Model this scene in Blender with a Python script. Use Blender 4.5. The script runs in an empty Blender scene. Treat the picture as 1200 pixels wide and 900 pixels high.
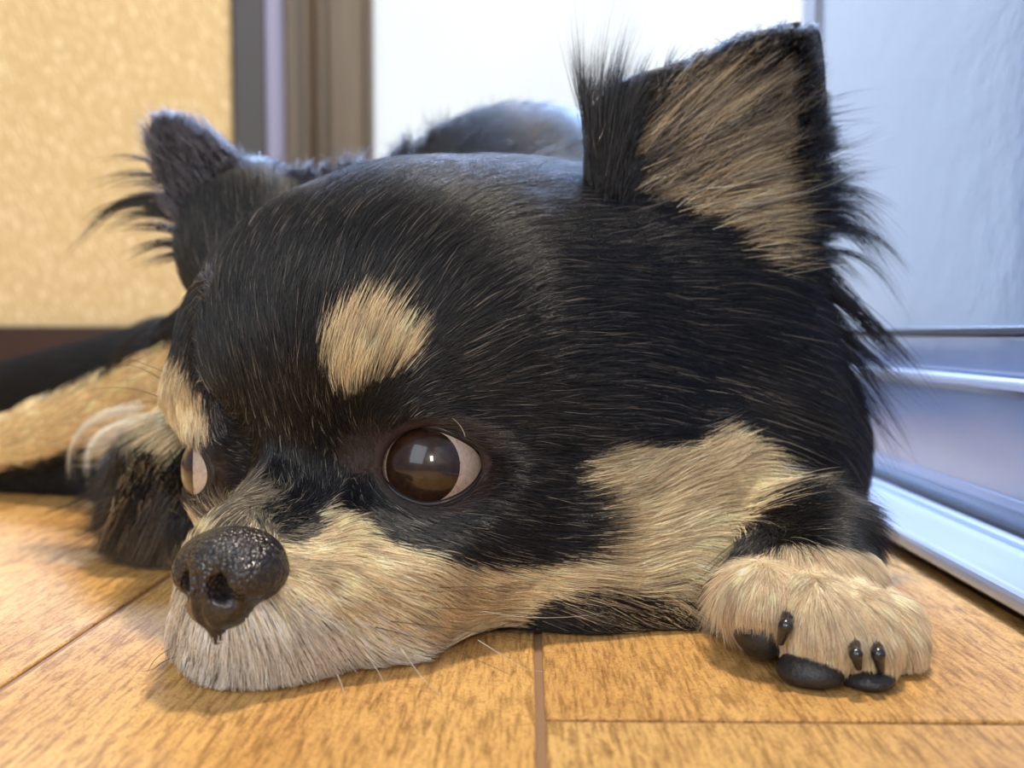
import bpy, bmesh, math, random
import numpy as np
from mathutils import Vector, Matrix
from mathutils.bvhtree import BVHTree

FUR = True
rng = np.random.default_rng(7)
random.seed(7)
scn = bpy.context.scene
COL = scn.collection

# ------------------------------------------------------------------ camera
FPX = 1100.0
PITCH = math.atan(58 / FPX)
CH = 0.060
cam_d = bpy.data.cameras.new('camera')
cam = bpy.data.objects.new('camera', cam_d)
COL.objects.link(cam)
cam.location = (0, 0, CH)
cam.rotation_euler = (math.pi / 2 - PITCH, 0, 0)
cam_d.sensor_width = 36
cam_d.lens = 36 * FPX / 1200
cam_d.clip_start = 0.005
cam_d.clip_end = 60
cam_d.dof.use_dof = True
cam_d.dof.focus_distance = 0.178
cam_d.dof.aperture_fstop = 14
scn.camera = cam
C0 = np.array([0, 0, CH])
Fv = np.array([0, math.cos(PITCH), -math.sin(PITCH)])
Uv = np.array([0, math.sin(PITCH), math.cos(PITCH)])
Rv = np.array([1.0, 0, 0])


def P(px, py, d):
    """world point seen in pixel px,py at depth d (metres)"""
    return C0 + d * Fv + (px - 600) / FPX * d * Rv + (450 - py) / FPX * d * Uv


def proj(p):
    v = p - C0
    d = v @ Fv
    return 600 + FPX * (v @ Rv) / d, 450 - FPX * (v @ Uv) / d, d


# ------------------------------------------------------------------ light, world, exposure
def linear(c):
    return tuple(((x / 12.92) if x <= 0.04045 else ((x + 0.055) / 1.055) ** 2.4) for x in c)


world = bpy.data.worlds.new('room_light')
scn.world = world
world.use_nodes = True
bg = world.node_tree.nodes['Background']
bg.inputs[0].default_value = (0.84, 0.88, 1.0, 1)
bg.inputs[1].default_value = 0.27


def area(name, loc, target, size, power, color, size_y=None, spread=None):
    d = bpy.data.lights.new(name, 'AREA')
    d.energy = power
    d.color = color
    d.size = size
    if size_y:
        d.shape = 'RECTANGLE'
        d.size_y = size_y
    if spread:
        d.spread = spread
    o = bpy.data.objects.new(name, d)
    COL.objects.link(o)
    o.location = loc
    v = Vector(target) - Vector(loc)
    o.rotation_euler = v.to_track_quat('-Z', 'Y').to_euler()
    return o


area('key_light', (0.10, 0.30, 0.90), (0, 0.18, 0), 0.07, 7.2, (1.0, 0.87, 0.68))  # added key light, stands in for sun through the opaque door glass
area('front_window', (-0.90, -1.25, 1.20), (-0.03, 0.2, 0.05), 1.2, 18, (0.78, 0.89, 1.0), 1.5)
area('front_fill', (0.30, -1.30, 0.80), (-0.03, 0.2, 0.05), 0.5, 23, (1.0, 0.92, 0.80), 0.35)  # added warm fill for the face, no known lamp there
area('back_window', (0.02, 0.66, 0.43), (-0.03, 0.25, 0.10), 0.6, 8, (0.38, 0.58, 1.0), 0.2, math.radians(95))

scn.view_settings.view_transform = 'Standard'
scn.view_settings.look = 'None'
scn.view_settings.gamma = 1
scn.view_settings.exposure = 0.06
scn.cycles.use_denoising = True
scn.cycles.max_bounces = 6
scn.cycles.transparent_max_bounces = 8

# ------------------------------------------------------------------ material helpers


def new_mat(name, color=(0.5, 0.5, 0.5), rough=0.5, spec=0.5, metal=0.0, coat=0.0):
    m = bpy.data.materials.new(name)
    m.use_nodes = True
    b = m.node_tree.nodes['Principled BSDF']
    b.inputs['Base Color'].default_value = (*color, 1)
    b.inputs['Roughness'].default_value = rough
    b.inputs['Specular IOR Level'].default_value = spec
    b.inputs['Metallic'].default_value = metal
    b.inputs['Coat Weight'].default_value = coat
    return m, m.node_tree, b


def N(nt, typ, **kw):
    n = nt.nodes.new(typ)
    for k, v in kw.items():
        if k in n.inputs:
            n.inputs[k].default_value = v
        else:
            setattr(n, k, v)
    return n


def ramp(nt, src, stops):
    r = nt.nodes.new('ShaderNodeValToRGB')
    e = r.color_ramp.elements
    while len(e) < len(stops):
        e.new(0.5)
    for el, (p, c) in zip(e, stops):
        el.position = p
        el.color = (*c, 1)
    nt.links.new(src, r.inputs[0])
    return r.outputs[0]


def coords(nt, scale=(1, 1, 1), rot=(0, 0, 0), kind='Object'):
    tc = nt.nodes.new('ShaderNodeTexCoord')
    mp = nt.nodes.new('ShaderNodeMapping')
    mp.inputs['Scale'].default_value = scale
    mp.inputs['Rotation'].default_value = rot
    nt.links.new(tc.outputs[kind], mp.inputs[0])
    return mp.outputs[0]


def noise(nt, vec, scale, detail=4, rough=0.55, dist=0.0):
    n = nt.nodes.new('ShaderNodeTexNoise')
    n.inputs['Scale'].default_value = scale
    n.inputs['Detail'].default_value = detail
    n.inputs['Roughness'].default_value = rough
    n.inputs['Distortion'].default_value = dist
    nt.links.new(vec, n.inputs['Vector'])
    return n.outputs['Fac']


def bump(nt, b, height, strength, distance):
    n = nt.nodes.new('ShaderNodeBump')
    n.inputs['Strength'].default_value = strength
    n.inputs['Distance'].default_value = distance
    nt.links.new(height, n.inputs['Height'])
    nt.links.new(n.outputs[0], b.inputs['Normal'])
    return n


def mathn(nt, op, a, b=None, c=None):
    n = nt.nodes.new('ShaderNodeMath')
    n.operation = op
    for i, v in enumerate((a, b, c)):
        if v is None:
            continue
        if isinstance(v, (int, float)):
            n.inputs[i].default_value = v
        else:
            nt.links.new(v, n.inputs[i])
    return n.outputs[0]


def mixc(nt, fac, a, b, mode='MIX'):
    n = nt.nodes.new('ShaderNodeMix')
    n.data_type = 'RGBA'
    n.blend_type = mode
    for i, v in ((0, fac), (6, a), (7, b)):
        if isinstance(v, (int, float)):
            n.inputs[i].default_value = v
        elif isinstance(v, tuple):
            n.inputs[i].default_value = (*v, 1)
        else:
            nt.links.new(v, n.inputs[i])
    return n.outputs[2]


# ------------------------------------------------------------------ object helpers
def link(name, me, mat=None, parent=None, smooth=False):
    o = bpy.data.objects.new(name, me)
    COL.objects.link(o)
    if mat is not None and not me.materials:
        me.materials.append(mat)
    if parent is not None:
        o.parent = parent
    if smooth:
        me.polygons.foreach_set('use_smooth', np.ones(len(me.polygons), bool))
    return o


def mesh_from(name, V, Fc):
    me = bpy.data.meshes.new(name)
    me.from_pydata([tuple(v) for v in V], [], [tuple(int(i) for i in f) for f in Fc])
    me.update()
    return me


def box_mesh(name, x0, x1, y0, y1, z0, z1, bevel=0.0, seg=2):
    bm = bmesh.new()
    vs = [bm.verts.new((x, y, z)) for z in (z0, z1) for y in (y0, y1) for x in (x0, x1)]
    for q in ((0, 2, 3, 1), (4, 5, 7, 6), (0, 1, 5, 4), (1, 3, 7, 5), (3, 2, 6, 7), (2, 0, 4, 6)):
        bm.faces.new([vs[i] for i in q])
    if bevel > 0:
        bmesh.ops.bevel(bm, geom=bm.edges[:], offset=bevel, segments=seg, affect='EDGES', profile=0.6)
    me = bpy.data.meshes.new(name)
    bm.to_mesh(me)
    bm.free()
    return me


def tube(path, radii, seg=6, caps=True):
    path = np.asarray(path, float)
    n = len(path)
    T = np.gradient(path, axis=0)
    T /= np.linalg.norm(T, axis=1)[:, None] + 1e-12
    up = np.array([0, 0, 1.0])
    V, Fc = [], []
    for i in range(n):
        a = np.cross(T[i], up)
        if np.linalg.norm(a) < 1e-3:
            a = np.cross(T[i], [1, 0, 0])
        a /= np.linalg.norm(a)
        b = np.cross(T[i], a)
        for k in range(seg):
            th = 2 * math.pi * k / seg
            V.append(path[i] + radii[i] * (math.cos(th) * a + math.sin(th) * b))
    for i in range(n - 1):
        for k in range(seg):
            k2 = (k + 1) % seg
            Fc.append((i * seg + k, i * seg + k2, (i + 1) * seg + k2, (i + 1) * seg + k))
    if caps:
        Fc.append(tuple(range(seg))[::-1])
        Fc.append(tuple((n - 1) * seg + k for k in range(seg)))
    return V, Fc


# ------------------------------------------------------------------ the room (turned so that planks run to pixel 620,392)
YAW = -math.atan(20 / FPX)


def room(o):
    o.rotation_euler.z = YAW
    return o


# wood planks
m_wood, nt, b = new_mat('wood_plank', (0.6, 0.35, 0.12), 0.45, 0.2)
oi = nt.nodes.new('ShaderNodeObjectInfo')
tc = nt.nodes.new('ShaderNodeTexCoord')
vadd = nt.nodes.new('ShaderNodeVectorMath')
vadd.operation = 'MULTIPLY_ADD'
nt.links.new(oi.outputs['Random'], vadd.inputs[0])
vadd.inputs[1].default_value = (3.1, 7.7, 0)
nt.links.new(tc.outputs['Object'], vadd.inputs[2])


def mapped(scale, rot=(0, 0, 0)):
    mp = nt.nodes.new('ShaderNodeMapping')
    mp.inputs['Scale'].default_value = scale
    mp.inputs['Rotation'].default_value = rot
    nt.links.new(vadd.outputs[0], mp.inputs[0])
    return mp.outputs[0]


broad = noise(nt, mapped((6, 1.5, 1)), 3.0, 3, 0.5, 0.6)
grain = noise(nt, mapped((1, 0.10, 1)), 1200, 3, 0.6, 0.3)
grain2 = noise(nt, mapped((1, 0.14, 1)), 520, 4, 0.6, 1.2)
squig = noise(nt, mapped((1, 0.8, 1)), 620, 2, 0.6, 2.5)
g = mathn(nt, 'ADD', mathn(nt, 'MULTIPLY', grain, 0.5), mathn(nt, 'MULTIPLY', grain2, 0.5))
basec = ramp(nt, broad, [(0.30, linear((0.76, 0.57, 0.33))), (0.50, linear((0.82, 0.645, 0.40))), (0.72, linear((0.87, 0.71, 0.46)))])
gr = ramp(nt, g, [(0.40, (0.36, 0.27, 0.19)), (0.52, (0.92, 0.88, 0.82)), (0.63, (1.12, 1.10, 1.05))])
c = mixc(nt, 0.70, basec, gr, 'MULTIPLY')
sq = ramp(nt, squig, [(0.40, (0.45, 0.36, 0.28)), (0.47, (1, 1, 1))])
c = mixc(nt, 0.45, c, sq, 'MULTIPLY')
hs = nt.nodes.new('ShaderNodeHueSaturation')
vr = mathn(nt, 'MULTIPLY_ADD', oi.outputs['Random'], 0.16, 0.90)
nt.links.new(vr, hs.inputs['Value'])
nt.links.new(c, hs.inputs['Color'])
nt.links.new(hs.outputs[0], b.inputs['Base Color'])
hgt = mathn(nt, 'ADD', g, mathn(nt, 'MULTIPLY', squig, 0.4))
bump(nt, b, hgt, 0.55, 0.0004)
nt.links.new(mathn(nt, 'MULTIPLY_ADD', g, -0.20, 0.60), b.inputs['Roughness'])

m_sub, _, _ = new_mat('joint_filler', linear((0.56, 0.43, 0.32)), 0.7)

floor = room(link('floor', box_mesh('floor', -2.2, 0.7, -2.0, 1.2, -0.03, -0.0007), m_sub))
floor['kind'] = 'structure'
PW, GAP = 0.0915, 0.0016
PL = 0.60
# lengthwise joint under pixel column 629 sits at room x = 0.0012
XJ = 0.0018
plank_full = None
YB = 0.1437     # butt joint seen at pixel row 851
nx = 0
for k in range(-16, 7):
    x0 = XJ + k * (PW if k < 0 else 0.1030)
    x1 = XJ + (k + 1) * (PW if k < 0 else 0.1030)
    if x1 > 0.70:
        x1 = 0.70
    off = {0: YB, -1: -0.21, 1: YB + 0.3}.get(k, YB + (k * 0.37 % 1.0) * PL)
    y = off - PL * math.ceil((off + 1.9) / PL)
    while y < 1.19:
        ye = min(y + PL, 1.2)
        me = box_mesh('plank', 0, x1 - x0 - GAP, 0, ye - y - GAP, -0.0035, 0, 0.0003, 1)
        o = link('plank', me, m_wood, floor)
        o.location = (x0 + GAP / 2, y + GAP / 2, 0)
        y += PL

# back wall with wallpaper, baseboard
WY = 0.74
m_paper, nt, b = new_mat('wallpaper', linear((0.90, 0.76, 0.54)), 0.75, 0.2)
v = coords(nt, (1, 1, 1), (0, 0.40, 0))
mp2 = nt.nodes.new('ShaderNodeMapping')
mp2.inputs['Scale'].default_value = (1, 1, 0.20)
nt.links.new(v, mp2.inputs[0])
s = noise(nt, mp2.outputs[0], 520, 2, 0.5)
v2 = coords(nt, (1, 1, 1))
s2 = noise(nt, v2, 12, 3)
col = ramp(nt, s, [(0.44, linear((0.84, 0.745, 0.56))), (0.56, linear((0.87, 0.78, 0.60))), (0.66, linear((0.98, 0.92, 0.77)))])
col = mixc(nt, mathn(nt, 'MULTIPLY', s2, 0.25), col, linear((0.80, 0.64, 0.43)))
nt.links.new(col, b.inputs['Base Color'])
bump(nt, b, s, 0.3, 0.0006)


def wall_box(name, px0, px1, z0, z1, y0, y1, mat, bevel=0.0, kind='structure'):
    """box on the back wall; px0, px1 give its width at depth y0"""
    x0 = (px0 - 620) / FPX * y0
    x1 = (px1 - 620) / FPX * y0
    o = room(link(name, box_mesh(name, x0, x1, y0, y1, z0, z1, bevel), mat))
    if kind:
        o['kind'] = kind
    return o


wall_box('wall_back', -1200, 275, 0, 1.6, WY, WY + 0.05, m_paper)
m_base, nt, b = new_mat('dark_wood_skirting', linear((0.22, 0.14, 0.10)), 0.45)
wall_box('baseboard_back', -1200, 276, 0, 0.0665, WY - 0.012, WY, m_base, 0.002)
m_grey, _, _ = new_mat('grey_trim', linear((0.27, 0.265, 0.28)), 0.5)
m_pale, _, _ = new_mat('pale_lilac_trim', linear((0.58, 0.58, 0.72)), 0.35)
m_bronze, nt, b = new_mat('bronze_aluminium', linear((0.50, 0.44, 0.36)), 0.42, 0.5, 0.25)
v = coords(nt, (1, 1, 0.05))
nn = noise(nt, v, 60, 3)
nt.links.new(ramp(nt, nn, [(0.3, linear((0.33, 0.285, 0.24))), (0.7, linear((0.43, 0.385, 0.325)))]), b.inputs['Base Color'])
wall_box('trim_1', 276, 312, 0, 1.6, WY - 0.010, WY + 0.04, m_grey, 0.002)
wall_box('trim_2', 310, 337, 0, 1.6, WY - 0.004, WY + 0.04, m_pale, 0.003)
fr = wall_box('trim_3', 336, 368, 0, 1.6, WY - 0.018, WY + 0.04, m_bronze, 0.003)


def add_child(parent, name, px0, px1, z0, z1, y0, y1, mat, bevel=0.0):
    x0 = (px0 - 620) / FPX * y0
    x1 = (px1 - 620) / FPX * y0
    return link(name, box_mesh(name, x0, x1, y0, y1, z0, z1, bevel), mat, parent)


add_child(fr, 'ridge', 356, 364, 0, 1.6, WY - 0.0235, WY - 0.017, m_bronze, 0.002)
add_child(fr, 'stop_bead', 368, 388, 0, 1.6, WY - 0.006, WY + 0.03, m_bronze, 0.002)
# the frosted window behind the dog
m_frost, nt, b = new_mat('frosted_backlit_glass', (0.30, 0.33, 0.36), 0.5)
b.inputs['Emission Color'].default_value = (0.86, 0.94, 1.0, 1)
v = coords(nt, (1, 1, 1))
n1 = noise(nt, v, 9, 3)
nt.links.new(mathn(nt, 'MULTIPLY_ADD', n1, 0.16, 0.54), b.inputs['Emission Strength'])
bump(nt, b, noise(nt, v, 160, 2), 0.2, 0.001)
win = wall_box('window_1', 386, 428, 0, 1.6, WY - 0.016, WY + 0.04, m_bronze, 0.004)
add_child(win, 'frame_lip', 424, 437, 0, 1.6, WY - 0.010, WY + 0.03, m_bronze, 0.002)
add_child(win, 'pane', 434, 1090, 0.0, 1.6, WY + 0.004, WY + 0.010, m_frost)
add_child(win, 'bottom_rail', 437, 1090, 0.0, 0.05, WY - 0.004, WY + 0.03, m_bronze, 0.003)

# ------------------------------------------------------------------ sliding door along the right side
m_rail, nt, b = new_mat('white_blue_aluminium', linear((0.70, 0.75, 0.84)), 0.22, 0.5, 0.1, 0.3)
m_panel, nt, b = new_mat('glossy_grey_blue_door', linear((0.53, 0.57, 0.65)), 0.16, 0.5, 0.0, 0.5)
v = coords(nt, (1, 1, 1))
bump(nt, b, noise(nt, v, 55, 3), 0.25, 0.0015)
m_glass, nt, b = new_mat('obscure_glass', linear((0.62, 0.67, 0.73)), 0.14, 0.6, 0.0, 0.6)
v = coords(nt, (1, 1, 1))
bump(nt, b, noise(nt, v, 70, 3), 0.22, 0.0016)
m_dark, _, _ = new_mat('black_seal_and_shade', (0.012, 0.012, 0.014), 0.5)


def side_box(name, x0, x1, y0, y1, z0, z1, mat, bevel=0.0, parent=None):
    o = link(name, box_mesh(name, x0, x1, y0, y1, z0, z1, bevel, 3), mat, parent)
    if parent is None:
        room(o)
    return o


rail = side_box('door_rail', 0.0985, 0.121, -0.6, 0.72, 0.0034, 0.0082, m_rail, 0.0018)
rail.name = 'trim_4'
rail['kind'] = 'structure'
side_box('rail_lip', 0.1185, 0.1215, -0.6, 0.72, 0.0080, 0.0100, m_rail, 0.0008, rail)
side_box('shadow_gap', 0.1040, 0.30, -0.6, 0.72, 0.0002, 0.0034, m_dark, 0, rail)  # black block standing in for the shade under the rail
door = side_box('door_1', 0.1245, 0.142, -0.6, 0.435, 0.0, 0.047, m_panel, 0.003)
door['kind'] = 'structure'
side_box('seal', 0.1215, 0.1250, -0.6, 0.72, 0.0012, 0.0112, m_dark, 0, door)
side_box('lip', 0.1228, 0.130, -0.6, 0.435, 0.0455, 0.0487, m_rail, 0.0014, door)
side_box('step', 0.1262, 0.142, -0.6, 0.435, 0.0487, 0.0600, m_panel, 0.0015, door)
side_box('glazing_bead', 0.1254, 0.142, -0.6, 0.435, 0.0602, 0.0622, m_grey, 0.0006, door)
side_box('pane', 0.1285, 0.136, -0.6, 0.425, 0.0600, 1.3, m_glass, 0, door)
side_box('end_stile', 0.1262, 0.142, 0.425, 0.445, 0.0600, 1.3, m_panel, 0.001, door)
side_box('moulding', 0.1236, 0.126, -0.6, 0.435, 0.0150, 0.0180, m_panel, 0.0005, door)

# ------------------------------------------------------------------ signed distance modelling


def basis_from(fwd, up=(0, 0, 1)):
    f = np.array(fwd, float)
    f /= np.linalg.norm(f)
    r = np.cross(f, up)
    r /= np.linalg.norm(r)
    u = np.cross(r, f)
    return np.stack([r, f, u], 1)


class Ell:
    def __init__(s, c, r, M=None):
        s.c = np.array(c, float)
        s.r = np.array(r, float) if np.ndim(r) else np.array([r, r, r], float)
        s.M = np.eye(3) if M is None else M
        e = s.r.max()
        s.lo, s.hi = s.c - e, s.c + e

    def __call__(s, X, Y, Z):
        dx, dy, dz = X - s.c[0], Y - s.c[1], Z - s.c[2]
        if s.r[0] == s.r[1] == s.r[2]:
            return np.sqrt(dx * dx + dy * dy + dz * dz) - s.r[0]
        k0 = 0
        k1 = 0
        for i in range(3):
            l = dx * s.M[0, i] + dy * s.M[1, i] + dz * s.M[2, i]
            k0 = k0 + (l / s.r[i]) ** 2
            k1 = k1 + (l / s.r[i] ** 2) ** 2
        k0 = np.sqrt(k0)
        return k0 * (k0 - 1) / (np.sqrt(k1) + 1e-9)


class Cone:
    def __init__(s, a, b, r1, r2):
        s.a, s.b = np.array(a, float), np.array(b, float)
        s.r1, s.r2 = r1, r2
        s.lo = np.minimum(s.a - r1, s.b - r2)
        s.hi = np.maximum(s.a + r1, s.b + r2)
        s.ab = s.b - s.a
        s.L = s.ab @ s.ab

    def __call__(s, X, Y, Z):
        dx, dy, dz = X - s.a[0], Y - s.a[1], Z - s.a[2]
        t = np.clip((dx * s.ab[0] + dy * s.ab[1] + dz * s.ab[2]) / s.L, 0, 1)
        dx = dx - t * s.ab[0]
        dy = dy - t * s.ab[1]
        dz = dz - t * s.ab[2]
        return np.sqrt(dx * dx + dy * dy + dz * dz) - (s.r1 + t * (s.r2 - s.r1))


class Lidcut:
    """the almond opening of the eye: a cone of directions about the eyeball centre"""

    def __init__(s, c, axis, up, ax, az, r):
        s.c = np.array(c, float)
        s.M = basis_from(axis, up)
        s.ax, s.az, s.r = ax, az, r
        s.lo, s.hi = s.c - r, s.c + r

    def __call__(s, X, Y, Z):
        dx, dy, dz = X - s.c[0], Y - s.c[1], Z - s.c[2]
        l = [dx * s.M[0, i] + dy * s.M[1, i] + dz * s.M[2, i] for i in range(3)]
        R = np.sqrt(dx * dx + dy * dy + dz * dz) + 1e-9
        q = np.sqrt((l[0] / R / s.ax) ** 2 + (l[2] / R / s.az) ** 2)
        d = (q - 1) * min(s.ax, s.az) * R
        return np.maximum(np.maximum(d, -l[1]), R - s.r)


def smin(a, b, k):
    if k <= 0:
        return np.minimum(a, b)
    h = np.maximum(k - np.abs(a - b), 0) / k
    return np.minimum(a, b) - h * h * k * 0.25


def apply_op(D, op, X, Y, Z):
    kind, pr, k = op
    d = pr(X, Y, Z)
    if kind == 'u':
        return smin(D, d, k)
    return -smin(-D, d, k)


def field_points(ops, V, zclip=None):
    X, Y, Z = V[:, 0], V[:, 1], V[:, 2]
    D = np.full(len(V), 0.06)
    for op in ops:
        D = apply_op(D, op, X, Y, Z)
    if zclip is not None:
        D = -smin(-D, -(zclip - Z), 0.002)
    return D


def surface(ops, xs, ys, zs, zclip=None, relax=2):
    xs, ys, zs = (np.asarray(a, np.float64) for a in (xs, ys, zs))
    D = np.full((len(xs), len(ys), len(zs)), 0.06, np.float32)
    for op in ops:
        mar = op[2] + 0.012
        lo, hi = op[1].lo - mar, op[1].hi + mar
        i0, i1 = np.searchsorted(xs, [lo[0], hi[0]])
        j0, j1 = np.searchsorted(ys, [lo[1], hi[1]])
        k0, k1 = np.searchsorted(zs, [lo[2], hi[2]])
        if i0 >= i1 or j0 >= j1 or k0 >= k1:
            continue
        X = xs[i0:i1, None, None]
        Y = ys[None, j0:j1, None]
        Z = zs[None, None, k0:k1]
        D[i0:i1, j0:j1, k0:k1] = apply_op(D[i0:i1, j0:j1, k0:k1], op, X, Y, Z)
    if zclip is not None:
        D = -smin(-D, -(zclip - zs[None, None, :]).astype(np.float32), np.float32(0.002))
    ins = D < 0
    cnt = np.zeros(tuple(n - 1 for n in D.shape), np.int8)
    for a in (0, 1):
        for b_ in (0, 1):
            for c_ in (0, 1):
                cnt += ins[a:D.shape[0] - 1 + a, b_:D.shape[1] - 1 + b_, c_:D.shape[2] - 1 + c_]
    act = (cnt > 0) & (cnt < 8)
    I, J, K = np.nonzero(act)
    idx = np.full(act.shape, -1, np.int32)
    idx[I, J, K] = np.arange(len(I))
    acc = np.zeros((len(I), 3))
    num = np.zeros(len(I))
    corners = [(a, b_, c_) for a in (0, 1) for b_ in (0, 1) for c_ in (0, 1)]
    for p in corners:
        for ax in range(3):
            if p[ax] == 1:
                continue
            q = list(p)
            q[ax] = 1
            d0 = D[I + p[0], J + p[1], K + p[2]].astype(float)
            d1 = D[I + q[0], J + q[1], K + q[2]].astype(float)
            m = (d0 < 0) != (d1 < 0)
            t = np.where(m, d0 / np.where(m, d0 - d1, 1), 0)
            A = np.stack([xs[I + p[0]], ys[J + p[1]], zs[K + p[2]]], 1)
            B = np.stack([xs[I + q[0]], ys[J + q[1]], zs[K + q[2]]], 1)
            acc += np.where(m[:, None], A + t[:, None] * (B - A), 0)
            num += m
    V = acc / num[:, None]
    quads = []
    for ax in range(3):
        sl0 = [slice(1, -1)] * 3
        sl1 = [slice(1, -1)] * 3
        sl0[ax] = slice(0, -1)
        sl1[ax] = slice(1, None)
        a = ins[tuple(sl0)]
        b_ = ins[tuple(sl1)]
        e = np.stack(np.nonzero(a != b_), 1)
        s_in = a[tuple(e.T)]
        off = np.array([1, 1, 1])
        off[ax] = 0
        g = e + off
        u, w = (ax + 1) % 3, (ax + 2) % 3
        du = np.zeros(3, int)
        du[u] = 1
        dw = np.zeros(3, int)
        dw[w] = 1
        q = np.stack([idx[tuple((g - du - dw).T)], idx[tuple((g - dw).T)], idx[tuple(g.T)], idx[tuple((g - du).T)]], 1)
        q[~s_in] = q[~s_in][:, ::-1]
        quads.append(q)
    Q = np.concatenate(quads)
    Q = Q[(Q >= 0).all(1)]
    for it in range(relax):
        e = 2e-4
        d0 = field_points(ops, V, zclip)
        G = np.stack([field_points(ops, V + np.eye(3)[i] * e, zclip) - d0 for i in range(3)], 1) / e
        g2 = (G * G).sum(1) + 1e-6
        step = np.clip(d0 / g2, -0.001, 0.001)
        V = V - G * step[:, None]
    return V, Q


def fast_mesh(name, V, Q):
    me = bpy.data.meshes.new(name)
    me.vertices.add(len(V))
    me.vertices.foreach_set('co', V.astype(np.float32).ravel())
    k = Q.shape[1]
    me.loops.add(Q.size)
    me.loops.foreach_set('vertex_index', Q.astype(np.int32).ravel())
    me.polygons.add(len(Q))
    me.polygons.foreach_set('loop_start', np.arange(0, Q.size, k, dtype=np.int32))
    me.polygons.foreach_set('loop_total', np.full(len(Q), k, np.int32))
    me.polygons.foreach_set('use_smooth', np.ones(len(Q), bool))
    me.update()
    me.validate()
    return me


def graded(stops):
    """stops: (position, step) -> coordinates with a spacing that varies between the stops"""
    out = [stops[0][0]]
    while out[-1] < stops[-1][0]:
        s = np.interp(out[-1], [p for p, _ in stops], [q for _, q in stops])
        out.append(out[-1] + s)
    return out


# head frame: x = towards the dog's left, y = out of the face, z = up
def head_rot(yaw, pit, rol):
    cy, sy = math.cos(yaw), math.sin(yaw)
    fw = np.array([-sy, -cy, 0])
    x = np.array([cy, -sy, 0])
    z = np.array([0, 0, 1.0])
    cp, sp = math.cos(pit), math.sin(pit)
    f2 = cp * fw - sp * z
    z2 = cp * z + sp * fw
    cr, sr = math.cos(rol), math.sin(rol)
    return np.stack([cr * x + sr * z2, f2, cr * z2 - sr * x], 1)


HM = head_rot(math.radians(21), math.radians(-8), math.radians(4))

FUP = (0.25, 0, 1)
EYE_N = P(507, 547, 0.1895)
EYE_F = P(274, 550, 0.2065)
ER = 0.0108
AX_N = (P(502, 547, 0.1) - EYE_N)     # where the openings face
_v = C0 - EYE_F
_a = math.radians(-73)
AX_F = np.array([_v[0] * math.cos(_a) - _v[1] * math.sin(_a), _v[0] * math.sin(_a) + _v[1] * math.cos(_a), 0.02])

# ------------------------------------------------------------------ dog
dog = bpy.data.objects.new('dog', None)
COL.objects.link(dog)
dog.location = (0, 0.25, 0)
dog['label'] = 'black and tan long-haired small dog lying with its chin on the wooden floor'
dog['category'] = 'dog'
dog_inv = Matrix.Translation((0, -0.25, 0))


def dpart(name, me, mat, parent=None, smooth=True):
    o = link(name, me, mat, None, smooth)
    o.parent = parent or dog
    if parent is None:
        o.matrix_parent_inverse = dog_inv
    else:
        o.matrix_parent_inverse = Matrix.Identity(4)
    return o


ops = []


def U(pr, k=0.012):
    ops.append(('u', pr, k))


def SUB(pr, k=0.002):
    ops.append(('s', pr, k))


# torso and hind quarters (farther back)
U(Cone(P(640, 330, 0.335), P(470, 380, 0.47), 0.048, 0.050), 0.03)
U(Ell(P(590, 262, 0.34), 0.031), 0.03)
U(Cone(P(430, 430, 0.46), P(230, 465, 0.50), 0.045, 0.036), 0.03)
U(Cone(P(200, 445, 0.47), P(20, 480, 0.49), 0.028, 0.024), 0.02)
# far shoulder and fore leg reaching to the left
U(Cone(P(330, 420, 0.32), P(215, 440, 0.325), 0.036, 0.020), 0.02)
U(Cone(P(215, 452, 0.325), P(60, 506, 0.345), 0.0175, 0.0125), 0.01)
U(Cone(P(60, 506, 0.345), P(-70, 545, 0.36), 0.0125, 0.0100), 0.005)
U(Cone(P(-110, 560, 0.375), P(110, 556, 0.350), 0.0085, 0.0095), 0.004)
# chest under the throat, far side
U(Cone(P(250, 575, 0.262), P(330, 520, 0.30), 0.024, 0.035), 0.015)
# neck and near shoulder
U(Cone(P(640, 440, 0.26), P(640, 360, 0.33), 0.050, 0.052), 0.02)
U(Cone(P(795, 500, 0.255), P(760, 450, 0.31), 0.037, 0.042), 0.02)
U(Ell(P(865, 540, 0.243), (0.021, 0.030, 0.030)), 0.03)
U(Cone(P(790, 665, 0.232), P(915, 655, 0.228), 0.009, 0.012), 0.010)
# cranium
U(Ell(P(464, 432, 0.226), (0.0480, 0.046, 0.0452)), 0.014)
U(Ell(P(590, 415, 0.243), (0.050, 0.048, 0.0445)), 0.02)
U(Ell(P(345, 425, 0.232), (0.024, 0.03, 0.028)), 0.012)
# ear bases
U(Ell(P(800, 330, 0.240), (0.028, 0.020, 0.024)), 0.02)
U(Ell(P(300, 290, 0.262), (0.020, 0.018, 0.022)), 0.02)
# cheek and jaw
U(Ell(P(640, 560, 0.219), (0.030, 0.028, 0.026)), 0.02)
U(Ell(P(610, 628, 0.205), (0.022, 0.02, 0.016)), 0.014)
U(Ell(P(520, 640, 0.192), 0.0165), 0.012)
U(Ell(P(740, 610, 0.222), (0.022, 0.02, 0.017)), 0.014)
U(Ell(P(800, 600, 0.226), 0.015), 0.025)
U(Cone(P(680, 702, 0.198), P(800, 694, 0.203), 0.0095, 0.0115), 0.014)
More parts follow.
